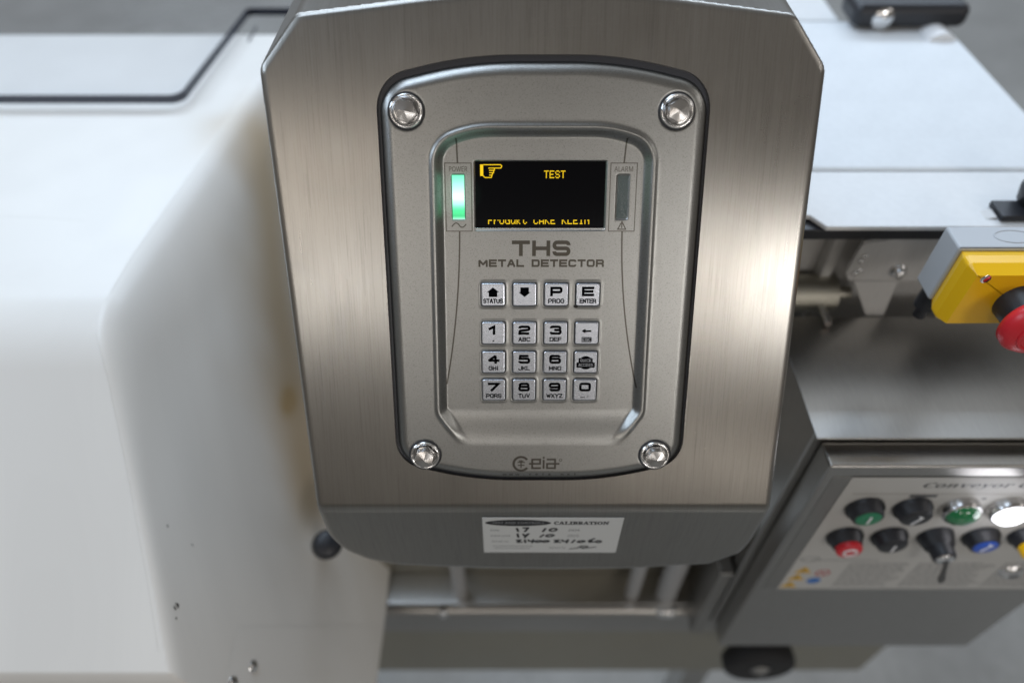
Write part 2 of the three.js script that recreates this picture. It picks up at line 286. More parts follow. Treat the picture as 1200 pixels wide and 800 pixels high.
const panel = (() => {
  const inner = roundPoly([[60, 78, 15], [38, 85.6, 300], [-39, 85.6, 300], [-60, 78, 15], [-61.5, -81, 8], [-45, -106, 3], [45, -106, 3], [61, -81, 8]]);
  const si = sdf(inner), rr = (x, y, cx, cy, hw, hh, r) => { const a = Math.abs(x - cx) - hw + r, b = Math.abs(y - cy) - hh + r; return -(Math.hypot(Math.max(a, 0), Math.max(b, 0)) + Math.min(Math.max(a, b), 0) - r); };
  const B = [[-74.9, 95], [72, 95], [-71.9, -109.8], [71.9, -109.8]];
  const R = 8;
  const height = (u, v, d) => {
    let h = d < R ? -(R - Math.sqrt(Math.max(0, R * R - (R - d) ** 2))) : 0;
    if (Math.abs(u) < 70 && v < 95 && v > -112) {
      const q = si(u, v)[0], depth = 4.0 * sstep(v, -104, -80); h -= depth * sstep(q, -0.4, 4.4); h += 0.95 * Math.exp(-(((q + 1.4) / 1.5) ** 2)) * sstep(v, -104, -88);
      if (q > 0) {
        h -= 1.5 * sstep(rr(u, v, -1.5, 49.4, 37.4, 19.4, .6), 0, .7);
        h -= 0.9 * sstep(rr(u, v, -47.9, 48.6, 3.9, 12.8, .5), 0, .6); h -= 0.9 * sstep(rr(u, v, 45.2, 48.7, 3.8, 12.7, .5), 0, .6);
        for (const ky of KY) if (Math.abs(v - ky) < 9) for (const kx of KX) if (Math.abs(u - kx) < 9) { const e = rr(u, v, kx, ky, 7.3, 7.25, 1.6); h -= 1.3 * sstep(e, 0, .5); h += 0.4 * Math.exp(-(((e + .55) / .5) ** 2)); }
      }
    }
    for (const [bx, by] of B) { const e = 10.6 - Math.hypot(u - bx, v - by); h = h * (1 - sstep(e, 0, 1.2)) + -0.5 * sstep(e, 0, 1.2); }
    return h;
  };
  const W = 190, H = 260, print = canvasTex(1496, 2048, (x, w, h) => {
    const k = w / W; x.fillStyle = '#d9d7d2'; x.fillRect(0, 0, w, h); seed(3); for (let i = 0; i < 90000; i++) { x.fillStyle = rnd() > .5 ? 'rgba(255,255,255,.16)' : 'rgba(60,58,54,.14)'; const q = 1.5 + 2 * rnd(); x.fillRect(rnd() * w, rnd() * h, q, q); } x.setTransform(k, 0, 0, k, w / 2, h / 2); x.scale(1, 1);
    const Y = (v) => -v, ink = '#7d776f'; x.strokeStyle = ink; x.fillStyle = ink;
    x.strokeStyle = '#736d64'; word(x, 'THS', -0.6, Y(19.6), 6.9, 1.2, 2.15, .42); word(x, 'METAL DETECTOR', -0.5, Y(10.9), 3.3, 1.08, 1.15, .5); x.strokeStyle = ink; x.lineCap = 'butt';
    // indicator frames, guide lines
    x.lineWidth = .45; x.strokeRect(-55.2, Y(67.5), 14.8, 38); x.strokeRect(37.9, Y(67.5), 14.8, 38);
    x.lineWidth = .85; x.beginPath(); x.moveTo(-48.4, Y(81)); x.lineTo(-48, Y(67.5)); x.moveTo(-47.6, Y(29.5)); x.quadraticCurveTo(-48.4, Y(-18), -57.4, Y(-64)); x.moveTo(46.2, Y(81)); x.lineTo(45.2, Y(67.5)); x.moveTo(45.8, Y(29.5)); x.quadraticCurveTo(46.6, Y(-18), 58.6, Y(-66)); x.stroke();
    x.textAlign = 'center';
    const t = (s, cx, cy, sx) => { x.save(); x.translate(cx, Y(cy)); x.scale(sx * .1, .1); x.fillText(s, 0, 0); x.restore(); };
    x.font = '39px sans-serif'; t('POWER', -47.8, 62.8, .82); t('ALARM', 45.3, 62.8, .88);
    x.lineWidth = .6; x.beginPath(); x.moveTo(-52, Y(32)); x.bezierCurveTo(-50, Y(35.4), -48.4, Y(34), -47.8, Y(33)); x.bezierCurveTo(-47, Y(31.4), -45.4, Y(31), -43.8, Y(33.6)); x.stroke();
    x.beginPath(); x.moveTo(43.2, Y(30.6)); x.lineTo(45.5, Y(35)); x.lineTo(47.8, Y(30.6)); x.closePath(); x.moveTo(45.5, Y(34)); x.lineTo(45.5, Y(31.2)); x.stroke();
    // maker's emblem and address under the recess
    const ey = -116; x.lineWidth = 1.5; x.beginPath(); x.arc(-11.8, Y(ey), 4.7, -.62, .62, true); x.stroke();
    x.lineWidth = .7; x.beginPath(); x.moveTo(-11.8, Y(ey + 2.7)); x.lineTo(-11.8, Y(ey - 3)); x.moveTo(-14, Y(ey + 1)); x.lineTo(-9.4, Y(ey + 1)); x.moveTo(-13.8, Y(ey - 1)); x.lineTo(-9.6, Y(ey - 1)); x.moveTo(-13.2, Y(ey + 2.3)); x.lineTo(-11.8, Y(ey + 1)); x.lineTo(-10.4, Y(ey + 2.3)); x.stroke();
    x.lineWidth = 1.2; x.beginPath(); x.moveTo(-6.8, Y(ey)); x.lineTo(.2, Y(ey)); x.lineTo(.2, Y(ey + 3)); x.lineTo(-4.8, Y(ey + 3)); x.lineTo(-4.8, Y(ey - 3)); x.lineTo(.8, Y(ey - 3)); x.moveTo(2.4, Y(ey + 2.8)); x.lineTo(2.4, Y(ey - 3.4)); x.moveTo(2.4, Y(ey + 4.8)); x.lineTo(2.4, Y(ey + 3.6)); x.moveTo(4.4, Y(ey + 3)); x.lineTo(9.6, Y(ey + 3)); x.lineTo(9.6, Y(ey - 3)); x.lineTo(4.6, Y(ey - 3)); x.lineTo(4.6, Y(ey)); x.lineTo(12.4, Y(ey)); x.stroke();
    x.lineWidth = .35; x.beginPath(); x.arc(13, Y(ey + 2.6), .8, 0, 7); x.stroke();
    x.font = 'bold 27px sans-serif'; const url = 'www.ceia.net'; [...url].forEach((c, i) => t(c, -22.2 + i * 4.05, -124.6, 1.25));
  });
  const uvOf = (u, v) => [.5 + u / W, .5 + v / H];
  const g = sheet({ outer: FACE, step: .55, height, map: (u, v, h) => [u, v, h], uvOf, back: (u, v, q) => [u, v, -12] });
  const grain2 = grain.clone(); grain2.repeat.set(9, 12); grain2.needsUpdate = true;
  const m = phy({ color: rgb(.465, .475, .482), metalness: 1, roughness: .33, map: print, bumpMap: grain2, bumpScale: .00003 });
  const p = part('control_panel', g, m, head, [0, 0, 0.0035]);
  // bolts with pressed washers
  const hexTop = (() => { const c = new THREE.ConeGeometry(6.0, 1.5, 6, 1); c.translate(0, 7.55, 0); const b = new THREE.CylinderGeometry(6.0, 6.6, 5.8, 6, 1, true); b.translate(0, 3.9, 0); const l = merge([c.toNonIndexed(), b.toNonIndexed()]); l.rotateX(Math.PI / 2); l.scale(.001, .001, .001); return l; })();
  const wash = (() => { const l = lathe([[5.5, .6], [6.9, .7], [7.2, 1.5], [7.8, 2.1], [8.5, 2.2], [9.0, 1.7], [9.3, .8], [9.35, -.6]].map(([a, b]) => [a / 1e3, b / 1e3]), 48, 'z'); return l; })();
  const sealRing = new THREE.TorusGeometry(.0097, .0006, 8, 48);
  B.forEach(([bx, by], i) => { const w = part('washer', wash, M.chrome, p, [bx / 1e3, by / 1e3, -.0004]); part('seal_ring', sealRing, M.black, p, [bx / 1e3, by / 1e3, -.0003]); const b = part('bolt', hexTop, M.turned, p, [bx / 1e3, by / 1e3, -.0004]); b.rotation.z = [0.3, 0.0, .8, .45][i]; });
  return p;
})();
// keys
const KEYS = [['up', 'STATUS'], ['down', ''], ['P', 'PROG'], ['E', 'ENTER'], ['1', '.'], ['2', 'ABC'], ['3', 'DEF'], ['esc', 'ESC'], ['4', 'GHI'], ['5', 'JKL'], ['6', 'MNO'], ['quick', ''], ['7', 'PQRS'], ['8', 'TUV'], ['9', 'WXYZ'], ['0', '_']];
{
  const C = 256, atlas = canvasTex(1024, 1024, (x) => {
    x.fillStyle = '#e8e9ec'; x.fillRect(0, 0, 1024, 1024);
    seed(5); for (let i = 0; i < 9000; i++) { const v = rnd(); x.fillStyle = v > .5 ? `rgba(255,255,255,${.12 * rnd()})` : `rgba(90,92,98,${.14 * rnd()})`; x.fillRect(rnd() * 1024, rnd() * 1024, 60 * rnd() + 10, 1.2); }
    KEYS.forEach(([a, b], i) => {
      const cx = (i % 4) * C + C / 2, cy = Math.floor(i / 4) * C + C / 2; x.strokeStyle = x.fillStyle = '#0a0b0e';
      const arrow = (s) => { x.beginPath(); for (const [px, py] of [[0, -62], [66, -8], [46, -8], [46, 44], [-46, 44], [-46, -8], [-66, -8]]) x.lineTo(cx + px, cy - 30 + s * (py + 9)); x.closePath(); x.fill(); };
      if (a === 'up') arrow(1); else if (a === 'down') arrow(-1);
      else if (a === 'esc') { x.fillRect(cx - 24, cy - 36, 74, 19); x.beginPath(); x.moveTo(cx - 56, cy - 27); x.lineTo(cx - 14, cy - 54); x.lineTo(cx - 14, cy); x.fill(); x.beginPath(); x.roundRect(cx - 58, cy + 42, 116, 58, 12); x.fill(); x.strokeStyle = '#c8c9cc'; word(x, 'ESC', cx, cy + 71, 34, .75, 7, .5); }
      else if (a === 'quick') { x.beginPath(); x.arc(cx, cy + 4, 78, 0, 7); x.fill(); x.beginPath(); x.roundRect(cx - 82, cy - 52, 158, 56, 10); x.fill(); x.beginPath(); x.roundRect(cx - 104, cy, 206, 62, 12); x.fill(); x.strokeStyle = '#b9babd'; word(x, 'QUICK', cx, cy - 24, 30, .62, 6, .5); word(x, 'ACCESS', cx, cy + 30, 31, .62, 6, .46); }
      else word(x, a, cx, cy - 38, 77, 1.36, 28);
      if (b === '.') x.fillRect(cx - 8, cy + 80, 18, 14); else if (b === '_') { x.fillRect(cx - 50, cy + 82, 54, 9); x.fillRect(cx + 18, cy + 74, 26, 8); } else if (a !== 'esc' && b) word(x, b, cx, cy + 68, 40, b.length > 4 ? .62 : .78, 11, .44);
    });
  });
  const km = phy({ color: rgb(.72, .745, .79), metalness: 1, roughness: .26, map: atlas, bumpMap: grain, bumpScale: .00002 });
  KEYS.forEach((_, i) => {
    const s = roundPoly([[6.95, 6.9, 1.3], [-6.95, 6.9, 1.3], [-6.95, -6.9, 1.3], [6.95, -6.9, 1.3]], 5).map(([a, b]) => [a / 1e3, b / 1e3]);
    const g = extrude(s, .0022, .0007); const p = g.attributes.position, uv = g.attributes.uv;
    for (let k = 0; k < p.count; k++) uv.setXY(k, ((i % 4) + .5 + p.getX(k) / .0139) / 4, 1 - (Math.floor(i / 4) + .5 - p.getY(k) / .0139) / 4);
    part('key', g, km, panel, [KX[i % 4] / 1e3, KY[Math.floor(i / 4)] / 1e3, -.0055]);
  });
  { const d = new THREE.SphereGeometry(.0009, 10, 8); d.scale(1.5, 1, .5); part('dirt', d, M.dirt, panel, [.0203, -.0148, -.0034]); }
  // display glass with the pixels that are lit
  const F = { T: '1f4444444', E: '1f10f101f', S: 'e11e1010e' };
  const rows5 = { // 5 x 7 dots, one number per row
    T: [31, 4, 4, 4, 4, 4, 4], E: [31, 16, 16, 30, 16, 16, 31], S: [14, 17, 16, 14, 1, 17, 14], P: [30, 17, 17, 30, 16, 16, 16], r: [0, 0, 22, 25, 16, 16, 16], o: [0, 0, 14, 17, 17, 17, 14], d: [1, 1, 13, 19, 17, 17, 15], u: [0, 0, 17, 17, 17, 19, 13], k: [16, 16, 18, 20, 24, 20, 18], t: [8, 8, 28, 8, 8, 9, 6], C: [14, 17, 16, 16, 16, 17, 14], A: [14, 17, 17, 17, 31, 17, 17], K: [17, 18, 20, 24, 20, 18, 17], L: [16, 16, 16, 16, 16, 16, 31], I: [14, 4, 4, 4, 4, 4, 14], N: [17, 25, 21, 19, 17, 17, 17],
  };
  const screen = canvasTex(1024, 528, (x, w, h) => {
    x.fillStyle = '#000'; x.fillRect(0, 0, w, h); x.fillStyle = '#ffd21e'; x.strokeStyle = '#ffd21e';
    const dots = (s, px, py, dx, dy, from = 0) => [...s].forEach((ch, i) => (rows5[ch] ?? []).forEach((r, j) => { if (j >= from) for (let b = 0; b < 5; b++) if (r >> (4 - b) & 1) x.fillRect(px + (i * 6 + b) * dx, py + j * dy, dx + .3, dy * .92); }));
    dots('TEST', 540, 74, 7.2, 8.2); dots('Produkt CAKE KLEIN', 104, 424, 7.45, 8.6, 3);
    x.lineWidth = 7; x.lineJoin = 'miter'; x.fillRect(46, 28, 24, 86);
    x.beginPath(); x.moveTo(70, 30); x.lineTo(204, 30); x.lineTo(214, 40); x.lineTo(206, 55); x.lineTo(110, 55); x.moveTo(156, 55); x.lineTo(156, 72); x.lineTo(116, 72); x.moveTo(150, 72); x.lineTo(150, 90); x.lineTo(116, 90); x.moveTo(144, 90); x.lineTo(138, 108); x.lineTo(116, 108); x.moveTo(138, 108); x.lineTo(132, 126); x.lineTo(84, 126); x.lineTo(62, 108); x.stroke();
  });
  const sm = phy({ color: rgb(.003, .003, .004), roughness: .14, specularIntensity: .25, emissive: rgb(1, 1, 1), emissiveMap: screen, emissiveIntensity: 1.0 });
  part('display_screen', new THREE.PlaneGeometry(.0746, .0386), sm, panel, [-.0015, .0494, -.00515]);
  part('display_frame', box(-.0389, .0359, .0301, .0313, -.0060, -.0044, .0003, 2), M.chrome, panel);
  const led = canvasTex(64, 256, (x) => { const gr = x.createLinearGradient(0, 0, 0, 256); gr.addColorStop(0, '#5fe0a8'); gr.addColorStop(.2, '#9af2cc'); gr.addColorStop(.5, '#e8fff6'); gr.addColorStop(.66, '#9df5cf'); gr.addColorStop(.8, '#2fd07c'); gr.addColorStop(.93, '#1fb063'); gr.addColorStop(1, '#a8e8c8'); x.fillStyle = gr; x.fillRect(0, 0, 64, 256); });
  part('power_lamp', box(-.0517, -.0441, .0360, .0612, -.0064, -.0042, .0006), std({ color: rgb(.2, .5, .35), roughness: .25 }), panel);
  part('power_light', new THREE.PlaneGeometry(.0068, .0246), std({ color: rgb(.1, .3, .2), roughness: .3, emissive: rgb(1, 1, 1), emissiveMap: led, emissiveIntensity: 1.3 }), panel, [-.0479, .0486, -.00415]);
  part('alarm_lamp', box(.0416, .0488, .0362, .0612, -.0068, -.0048, .0006), phy({ color: rgb(.075, .10, .095), roughness: .2, bumpMap: grain, bumpScale: .0002 }), panel);
  const pl = new THREE.PointLight(rgb(.35, 1, .7), .0003); pl.position.set(-.0479, .0486, .004); pl.castShadow = true; panel.add(pl);
}
{ // calibration label on the folded lower edge
  const sticker = canvasTex(1024, 512, (x, w, h) => {
    x.fillStyle = '#cfd1d0'; x.fillRect(0, 0, w, h); x.fillStyle = '#14151a'; x.beginPath(); x.ellipse(260, 72, 240, 44, 0, 0, 7); x.fill();
    x.fillStyle = '#8c8e90'; x.font = 'bold 38px sans-serif'; x.textAlign = 'center'; x.fillText('TEST AND CONTROLS', 260, 85, 410);
    x.fillStyle = '#15161a'; x.textAlign = 'left'; x.save(); x.translate(520, 92); x.scale(1.22, 1); x.font = 'bold 56px serif'; x.lineWidth = 4; x.strokeStyle = '#15161a'; x.fillText('CALIBRATION', 0, 0, 330); x.strokeText('CALIBRATION', 0, 0, 330); x.restore();
    x.fillStyle = '#5b5d60'; x.font = '33px sans-serif'; x.fillText('Date', 55, 186); x.fillText('Valid until', 55, 268); x.fillText('Serial no', 62, 350); seed(12); x.globalAlpha = .6; for (const [tx, ty, tw] of [[70, 404, 290], [84, 438, 270]]) for (let q = tx; q < tx + tw;) { const l = 6 + 12 * rnd(); x.fillRect(q, ty, l, 12); q += l + 5; } x.globalAlpha = 1; x.font = '30px sans-serif'; x.fillText('Signed by', 500, 444);
    x.font = '40px sans-serif'; x.fillStyle = '#4c4e52'; x.fillText('2024', 630, 186); x.fillText('2025', 630, 268);
    x.strokeStyle = '#0b0c12'; x.lineCap = 'round'; x.lineJoin = 'round'; x.lineWidth = 18;
    const pen = (...ps) => { x.beginPath(); ps.forEach(([a, b], i) => (i ? x.lineTo(a, b) : x.moveTo(a, b))); x.stroke(); };
    pen([252, 150], [262, 190]); pen([300, 142], [336, 140], [312, 192]); pen([446, 192], [462, 152]); x.beginPath(); x.ellipse(520, 168, 26, 18, -.3, 0, 7); x.stroke();
    pen([258, 230], [264, 276]); pen([300, 232], [312, 256], [340, 226], [312, 282]); pen([430, 272], [452, 240]); x.beginPath(); x.ellipse(500, 252, 28, 15, -.25, 0, 7); x.stroke();
    x.lineWidth = 18; pen([252, 322], [282, 316], [258, 352], [290, 350]); pen([314, 318], [318, 354]); pen([340, 318], [346, 336], [376, 330]); pen([378, 316], [370, 358]);
    for (const cx of [416, 472]) { x.beginPath(); x.ellipse(cx, 338, 24, 12, -.2, 0, 7); x.stroke(); }
    pen([540, 322], [572, 318], [542, 352], [584, 350]); pen([596, 318], [606, 338], [640, 332]); pen([640, 316], [632, 358]); pen([672, 356], [690, 320]); x.beginPath(); x.ellipse(742, 340, 26, 12, -.2, 0, 7); x.stroke(); pen([836, 296], [800, 326], [806, 350], [836, 344], [816, 330]); x.beginPath(); x.ellipse(872, 340, 20, 14, 0, 0, 7); x.stroke();
    x.lineWidth = 12; pen([664, 452], [720, 440], [752, 404], [800, 412], [770, 446], [730, 424], [800, 438], [860, 424]);
  });
  const g = box(-.0468, .0468, -.0255, .0255, -.0002, .0002, .0001, 1); const p = g.attributes.position, uv = g.attributes.uv; for (let i = 0; i < p.count; i++) uv.setXY(i, .5 + p.getX(i) / .0936, .5 + p.getY(i) / .051);
  const s = part('calibration_label', g, std({ color: rgb(.9, .9, .9), map: sticker, roughness: .5 }), head);
  // lip: start of the flat part below the fold
  const BR = .017, y0 = -.146 - BR * Math.sin(TILT), z0 = -BR * (1 - Math.cos(TILT)), l = .0300;
  s.position.set(.0095, y0 - l * Math.cos(TILT), z0 - l * Math.sin(TILT)); s.rotation.set(TILT, 0, -.004); s.translateZ(.0005);
}

// ------------------------------------------------------------------ white plastic hood on the infeed side
{
  const hood = thing('plastic_hood', 'white plastic hood with sloping sides left of the metal detector', 'machine hood', [0, 0, 0]);
  const smin = (a, b, k) => { const h = Math.max(k - Math.abs(a - b), 0) / k; return Math.min(a, b) - h * h * k * .25; };
  const top = 1.12, surf = (x, z) => {
    const front = 1.12 - (z + .362) * .78, edge = -.299 - (z + .359) * .1167 * sstep(-z, .2, .5), right = 1.12 - (x - edge) * 2.745, apron = .965 - (z + .162) * 5;
    let y = smin(top, front, .022); y = smin(y, right, .014 + .05 * sstep(-z, .25, .5)); return smin(y, apron, .006);
  };
  const X1 = -.1445, x0 = -.98, z0 = -.83, z1 = -.112, nx = 340, nz = 330, pos = [], nor = [], uv = [], col = [], idx = [];
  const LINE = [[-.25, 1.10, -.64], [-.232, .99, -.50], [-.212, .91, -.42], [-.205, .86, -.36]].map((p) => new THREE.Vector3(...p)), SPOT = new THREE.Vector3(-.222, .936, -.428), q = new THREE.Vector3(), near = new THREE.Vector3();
  // brown shade and reflection of the head put into the colour, plus one smear
  const shadeAndSmear = (x, y, z) => { q.set(x, y, z); let d = 9; for (let k = 0; k < 3; k++) d = Math.min(d, new THREE.Line3(LINE[k], LINE[k + 1]).closestPointToPoint(q, true, near).distanceTo(q)); const n = .7 + .6 * vn(x * 30 + 40, z * 30 + 40, 256, 256, 5); return clamp(.78 * Math.exp(-((d / (.046 * n)) ** 2)) + .5 * Math.exp(-((Math.hypot((x - SPOT.x) * 1.4, y - SPOT.y, (z - SPOT.z) * .8) / .012) ** 2)), 0, 1); };
  for (let j = 0; j <= nz; j++) for (let i = 0; i <= nx; i++) {
    const x = x0 + (X1 - x0) * i / nx, z = z0 + (z1 - z0) * j / nz, y = surf(x, z), e = .0004, gx = (surf(x + e, z) - surf(x - e, z)) / (2 * e), gz = (surf(x, z + e) - surf(x, z - e)) / (2 * e), l = Math.hypot(gx, 1, gz);
    pos.push(x, y, z); nor.push(-gx / l, 1 / l, -gz / l); uv.push(x * 2, (z + y) * 2); const gm = shadeAndSmear(x, y, z); col.push(1 - .42 * gm, 1 - .58 * gm, 1 - .78 * gm);
    if (i < nx && j < nz) { const a = j * (nx + 1) + i; idx.push(a, a + nx + 1, a + 1, a + 1, a + nx + 1, a + nx + 2); }
  }
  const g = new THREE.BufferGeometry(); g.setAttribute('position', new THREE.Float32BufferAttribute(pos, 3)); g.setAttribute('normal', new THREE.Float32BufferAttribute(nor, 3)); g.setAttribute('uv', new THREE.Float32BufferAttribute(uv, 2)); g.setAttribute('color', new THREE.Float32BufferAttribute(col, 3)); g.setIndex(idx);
  // the turned-in edges along the back and the right
  const wall = (P) => { const p = [], n = [], t = [], ii = []; P.forEach(([a, b, nn], k) => { p.push(...a, ...b); n.push(...nn, ...nn); t.push(a[0] * 2, a[2] * 2, b[0] * 2, b[2] * 2); if (k) { const q = 2 * k - 2; ii.push(q, q + 1, q + 3, q, q + 3, q + 2); } }); const w = new THREE.BufferGeometry(); w.setAttribute('position', new THREE.Float32BufferAttribute(p, 3)); w.setAttribute('normal', new THREE.Float32BufferAttribute(n, 3)); w.setAttribute('uv', new THREE.Float32BufferAttribute(t, 2)); w.setIndex(ii); return w; };
  const bk = [], rt = []; for (let i = 0; i <= 80; i++) { const x = x0 + (X1 - x0) * i / 80, z = z0 + (z1 - z0) * i / 80; bk.push([[x, surf(x, z0), z0], [x, surf(x, z0) - .3, z0], [0, 0, -1]]); rt.push([[X1, surf(X1, z), z], [X1 - .004, surf(X1, z) - .012, z], [1, 0, 0]]); }
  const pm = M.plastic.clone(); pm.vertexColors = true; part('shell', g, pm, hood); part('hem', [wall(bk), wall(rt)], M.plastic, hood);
  part('slot', box(-.3085, -.3065, 1.1195, 1.1215, -.850, -.812, .0006, 1), M.gasket, hood);
  const onFace = (x, z, d = 0) => { const e = .001, gx = (surf(x + e, z) - surf(x - e, z)) / (2 * e), gz = (surf(x, z + e) - surf(x, z - e)) / (2 * e), n = new THREE.Vector3(-gx, 1, -gz).normalize(); return [new THREE.Vector3(x, surf(x, z), z).addScaledVector(n, d), n]; };
  for (const [x, z] of [[-.214, -.192], [-.2205, -.174]]) { const [p, n] = onFace(x, z); const m = part('screw', lathe([[0, .0026], [.003, .0024], [.0048, .0012], [.0052, 0], [.0062, -.0006]], 24), M.chrome, hood); m.position.copy(p); m.quaternion.setFromUnitVectors(new THREE.Vector3(0, 1, 0), n); }
  seed(31); for (const [x, z, r] of [[-.248, -.206, .0028], [-.2485, -.203, .0016], [-.26, -.254, .0011], [-.25, -.252, .0012], [-.247, -.197, .0012]]) { const [p, n] = onFace(x, z, .0002); const s = new THREE.CircleGeometry(r, 9), q = s.attributes.position; for (let i = 1; i < q.count; i++) { const f = .6 + .8 * rnd(); q.setXY(i, q.getX(i) * f * .5, q.getY(i) * f); } const m = part('chip', s, M.dirt, hood); m.position.copy(p); m.quaternion.setFromUnitVectors(new THREE.Vector3(0, 0, 1), n); }
  for (const [pts, r] of [[[[-.2863, -.6278], [-.2991, -.5161], [-.308, -.4358], [-.3102, -.3742]], .0005], [[[-.31, -.3576], [-.2988, -.3307], [-.2802, -.2718], [-.2637, -.214], [-.2518, -.1668]], .00045], [[[-.44, -.4873], [-.4021, -.4848], [-.3561, -.4792]], .0004]]) {
    const P = []; for (let i = 0; i + 1 < pts.length; i++) for (let k = 0; k < 6; k++) { const f = k / 6; P.push(onFace(pts[i][0] * (1 - f) + pts[i + 1][0] * f, pts[i][1] * (1 - f) + pts[i + 1][1] * f, -r * .6)[0]); }
    part('score_line', new THREE.TubeGeometry(new THREE.CatmullRomCurve3(P), 40, r, 6), M.score, hood);
  }
  // overlapping strip along the lower edge
  { const P = [], I = [], N = [], Uv = []; const [, n] = onFace(-.18, -.25); for (let i = 0; i <= 20; i++) for (let k = 0; k <= 8; k++) { const x = -.224 + .078 * i / 20; const z = -.214 - (x + .224) * (.083 / .08) + k * .022; const q = onFace(Math.min(x, X1 - .0005), z, .0004)[0]; P.push(q.x, q.y, q.z); N.push(n.x, n.y, n.z); Uv.push(q.x * 2, q.z * 2); if (i < 20 && k < 8) { const a = i * 9 + k; I.push(a, a + 1, a + 9, a + 1, a + 10, a + 9); } }
    const s = new THREE.BufferGeometry(); s.setAttribute('position', new THREE.Float32BufferAttribute(P, 3)); s.setAttribute('normal', new THREE.Float32BufferAttribute(N, 3)); s.setAttribute('uv', new THREE.Float32BufferAttribute(Uv, 2)); s.setIndex(I); part('lower_strip', s, M.plastic, hood); }
}
{ // black rubber stop behind the head
  const k = thing('rubber_stop', 'black round rubber stop on the white hood behind the lower left corner of the detector', 'rubber stop', [-.172, .885, -.30]);
  const q = new THREE.Quaternion().setFromUnitVectors(new THREE.Vector3(0, 1, 0), new THREE.Vector3(.30, .80, .35).normalize());
  part('rubber_cap', lathe([[0, .016], [.008, .0155], [.0125, .012], [.0135, .006], [.0135, -.012], [0, -.012]], 32), M.black, k).quaternion.copy(q);
  part('stem', cyl(.006, .006, .07, 'y', [0, -.047, 0]), M.grey, k).quaternion.copy(q);
}
{ // clear cover
  const c = thing('clear_cover', 'clear plastic cover sheet with dark edges lying over the white hood', 'machine cover', [0, 1.1255, 0]);
  const outline = roundPoly([[-.98, -.6645], [-.3365, -.6645, .014], [-.3195, -.871, .006], [-.10, -.871], [-.10, -1.25], [-.98, -1.25]], 8);
  const up = (g) => { g.rotateX(Math.PI / 2); return g; };
  const sh = new THREE.Shape(outline.map((p) => new THREE.Vector2(p[0], p[1])));
  const pane = new THREE.ShapeGeometry(sh); up(pane); part('pane', pane, M.clear, c, [0, .0086, 0]);
  const inner = offsetPoly(outline, .0016); sh.holes.push(new THREE.Path(inner.map((p) => new THREE.Vector2(p[0], p[1]))));
  const rim = new THREE.ExtrudeGeometry(sh, { depth: .0088, bevelEnabled: false }); up(rim); rim.translate(0, .0086 - .0004, 0); part('edge', rim, M.clearEdge, c);
}

// ------------------------------------------------------------------ outfeed conveyor
{
  const c = thing('outfeed_conveyor', 'white belt conveyor with steel side frame right of the metal detector', 'conveyor', [0, 0, 0]);
  part('belt', box(-.12, .457, 1.135, 1.170, -.755, -.4828, .005, 4), M.belt, c);
  part('side_guide', extrudeY([[.2235, -.424], [.232, -.411], [.56, -.411], [.56, -.4805], [-.1, -.4805], [-.1, -.43], [.2, -.43]], 1.1655, 1.1695), M.slab, c);
  part('far_guide', box(-.12, .352, 1.15, 1.166, -.86, -.764, .003), M.slab, c);
  part('rubber_strip', box(-.1, .46, 1.155, 1.1645, -.470, -.4135, .001), M.black, c);
  part('side_plate', box(-.1, .60, .72, 1.152, -.462, -.459, .001), M.zinc, c);
  for (const [x, w] of [[.205, .012], [.226, .009], [.262, .01]]) part('rail', box(x, x + w, 1.0, 1.152, -.459, -.444, .003), M.zinc, c);
  part('drive_roller', [cyl(.016, .016, .04, 'x', [.256, 1.074, -.440]), cyl(.006, .006, .07, 'x', [.256, 1.074, -.440])], M.frame, c);
  part('roller_shaft', cyl(.003, .003, .03, 'z', [.262, 1.074, -.418]), M.chrome, c);
  // tensioner at the far corner and the knob at the near one
  const t = part('tensioner', box(.350, .468, 1.172, 1.196, -.775, -.728, .009, 4), M.black, c); part('cap', lathe([[0, .004], [.008, .003], [.011, 0]], 24, 'z', [.379, 1.183, -.7285]), M.chrome, t); part('end_bush', cyl(.016, .016, .03, 'z', [.436, 1.162, -.722]), M.white, t);
  const k = part('latch', box(.361, .47, 1.170, 1.175, -.436, -.416, .001), M.black, c); part('latch_knob', lathe([[0, .022], [.012, .0215], [.0175, .018], [.019, .01], [.017, 0], [0, 0]], 32, 'y', [.397, 1.175, -.432]), M.black, k);
}
function extrudeY(pts, y0, y1) { const g = extrude(pts.map(([x, z]) => [x, z]), y1 - y0 - .002, .001); g.rotateX(Math.PI / 2); g.translate(0, y1 - .001, 0); return metric(g, T); }
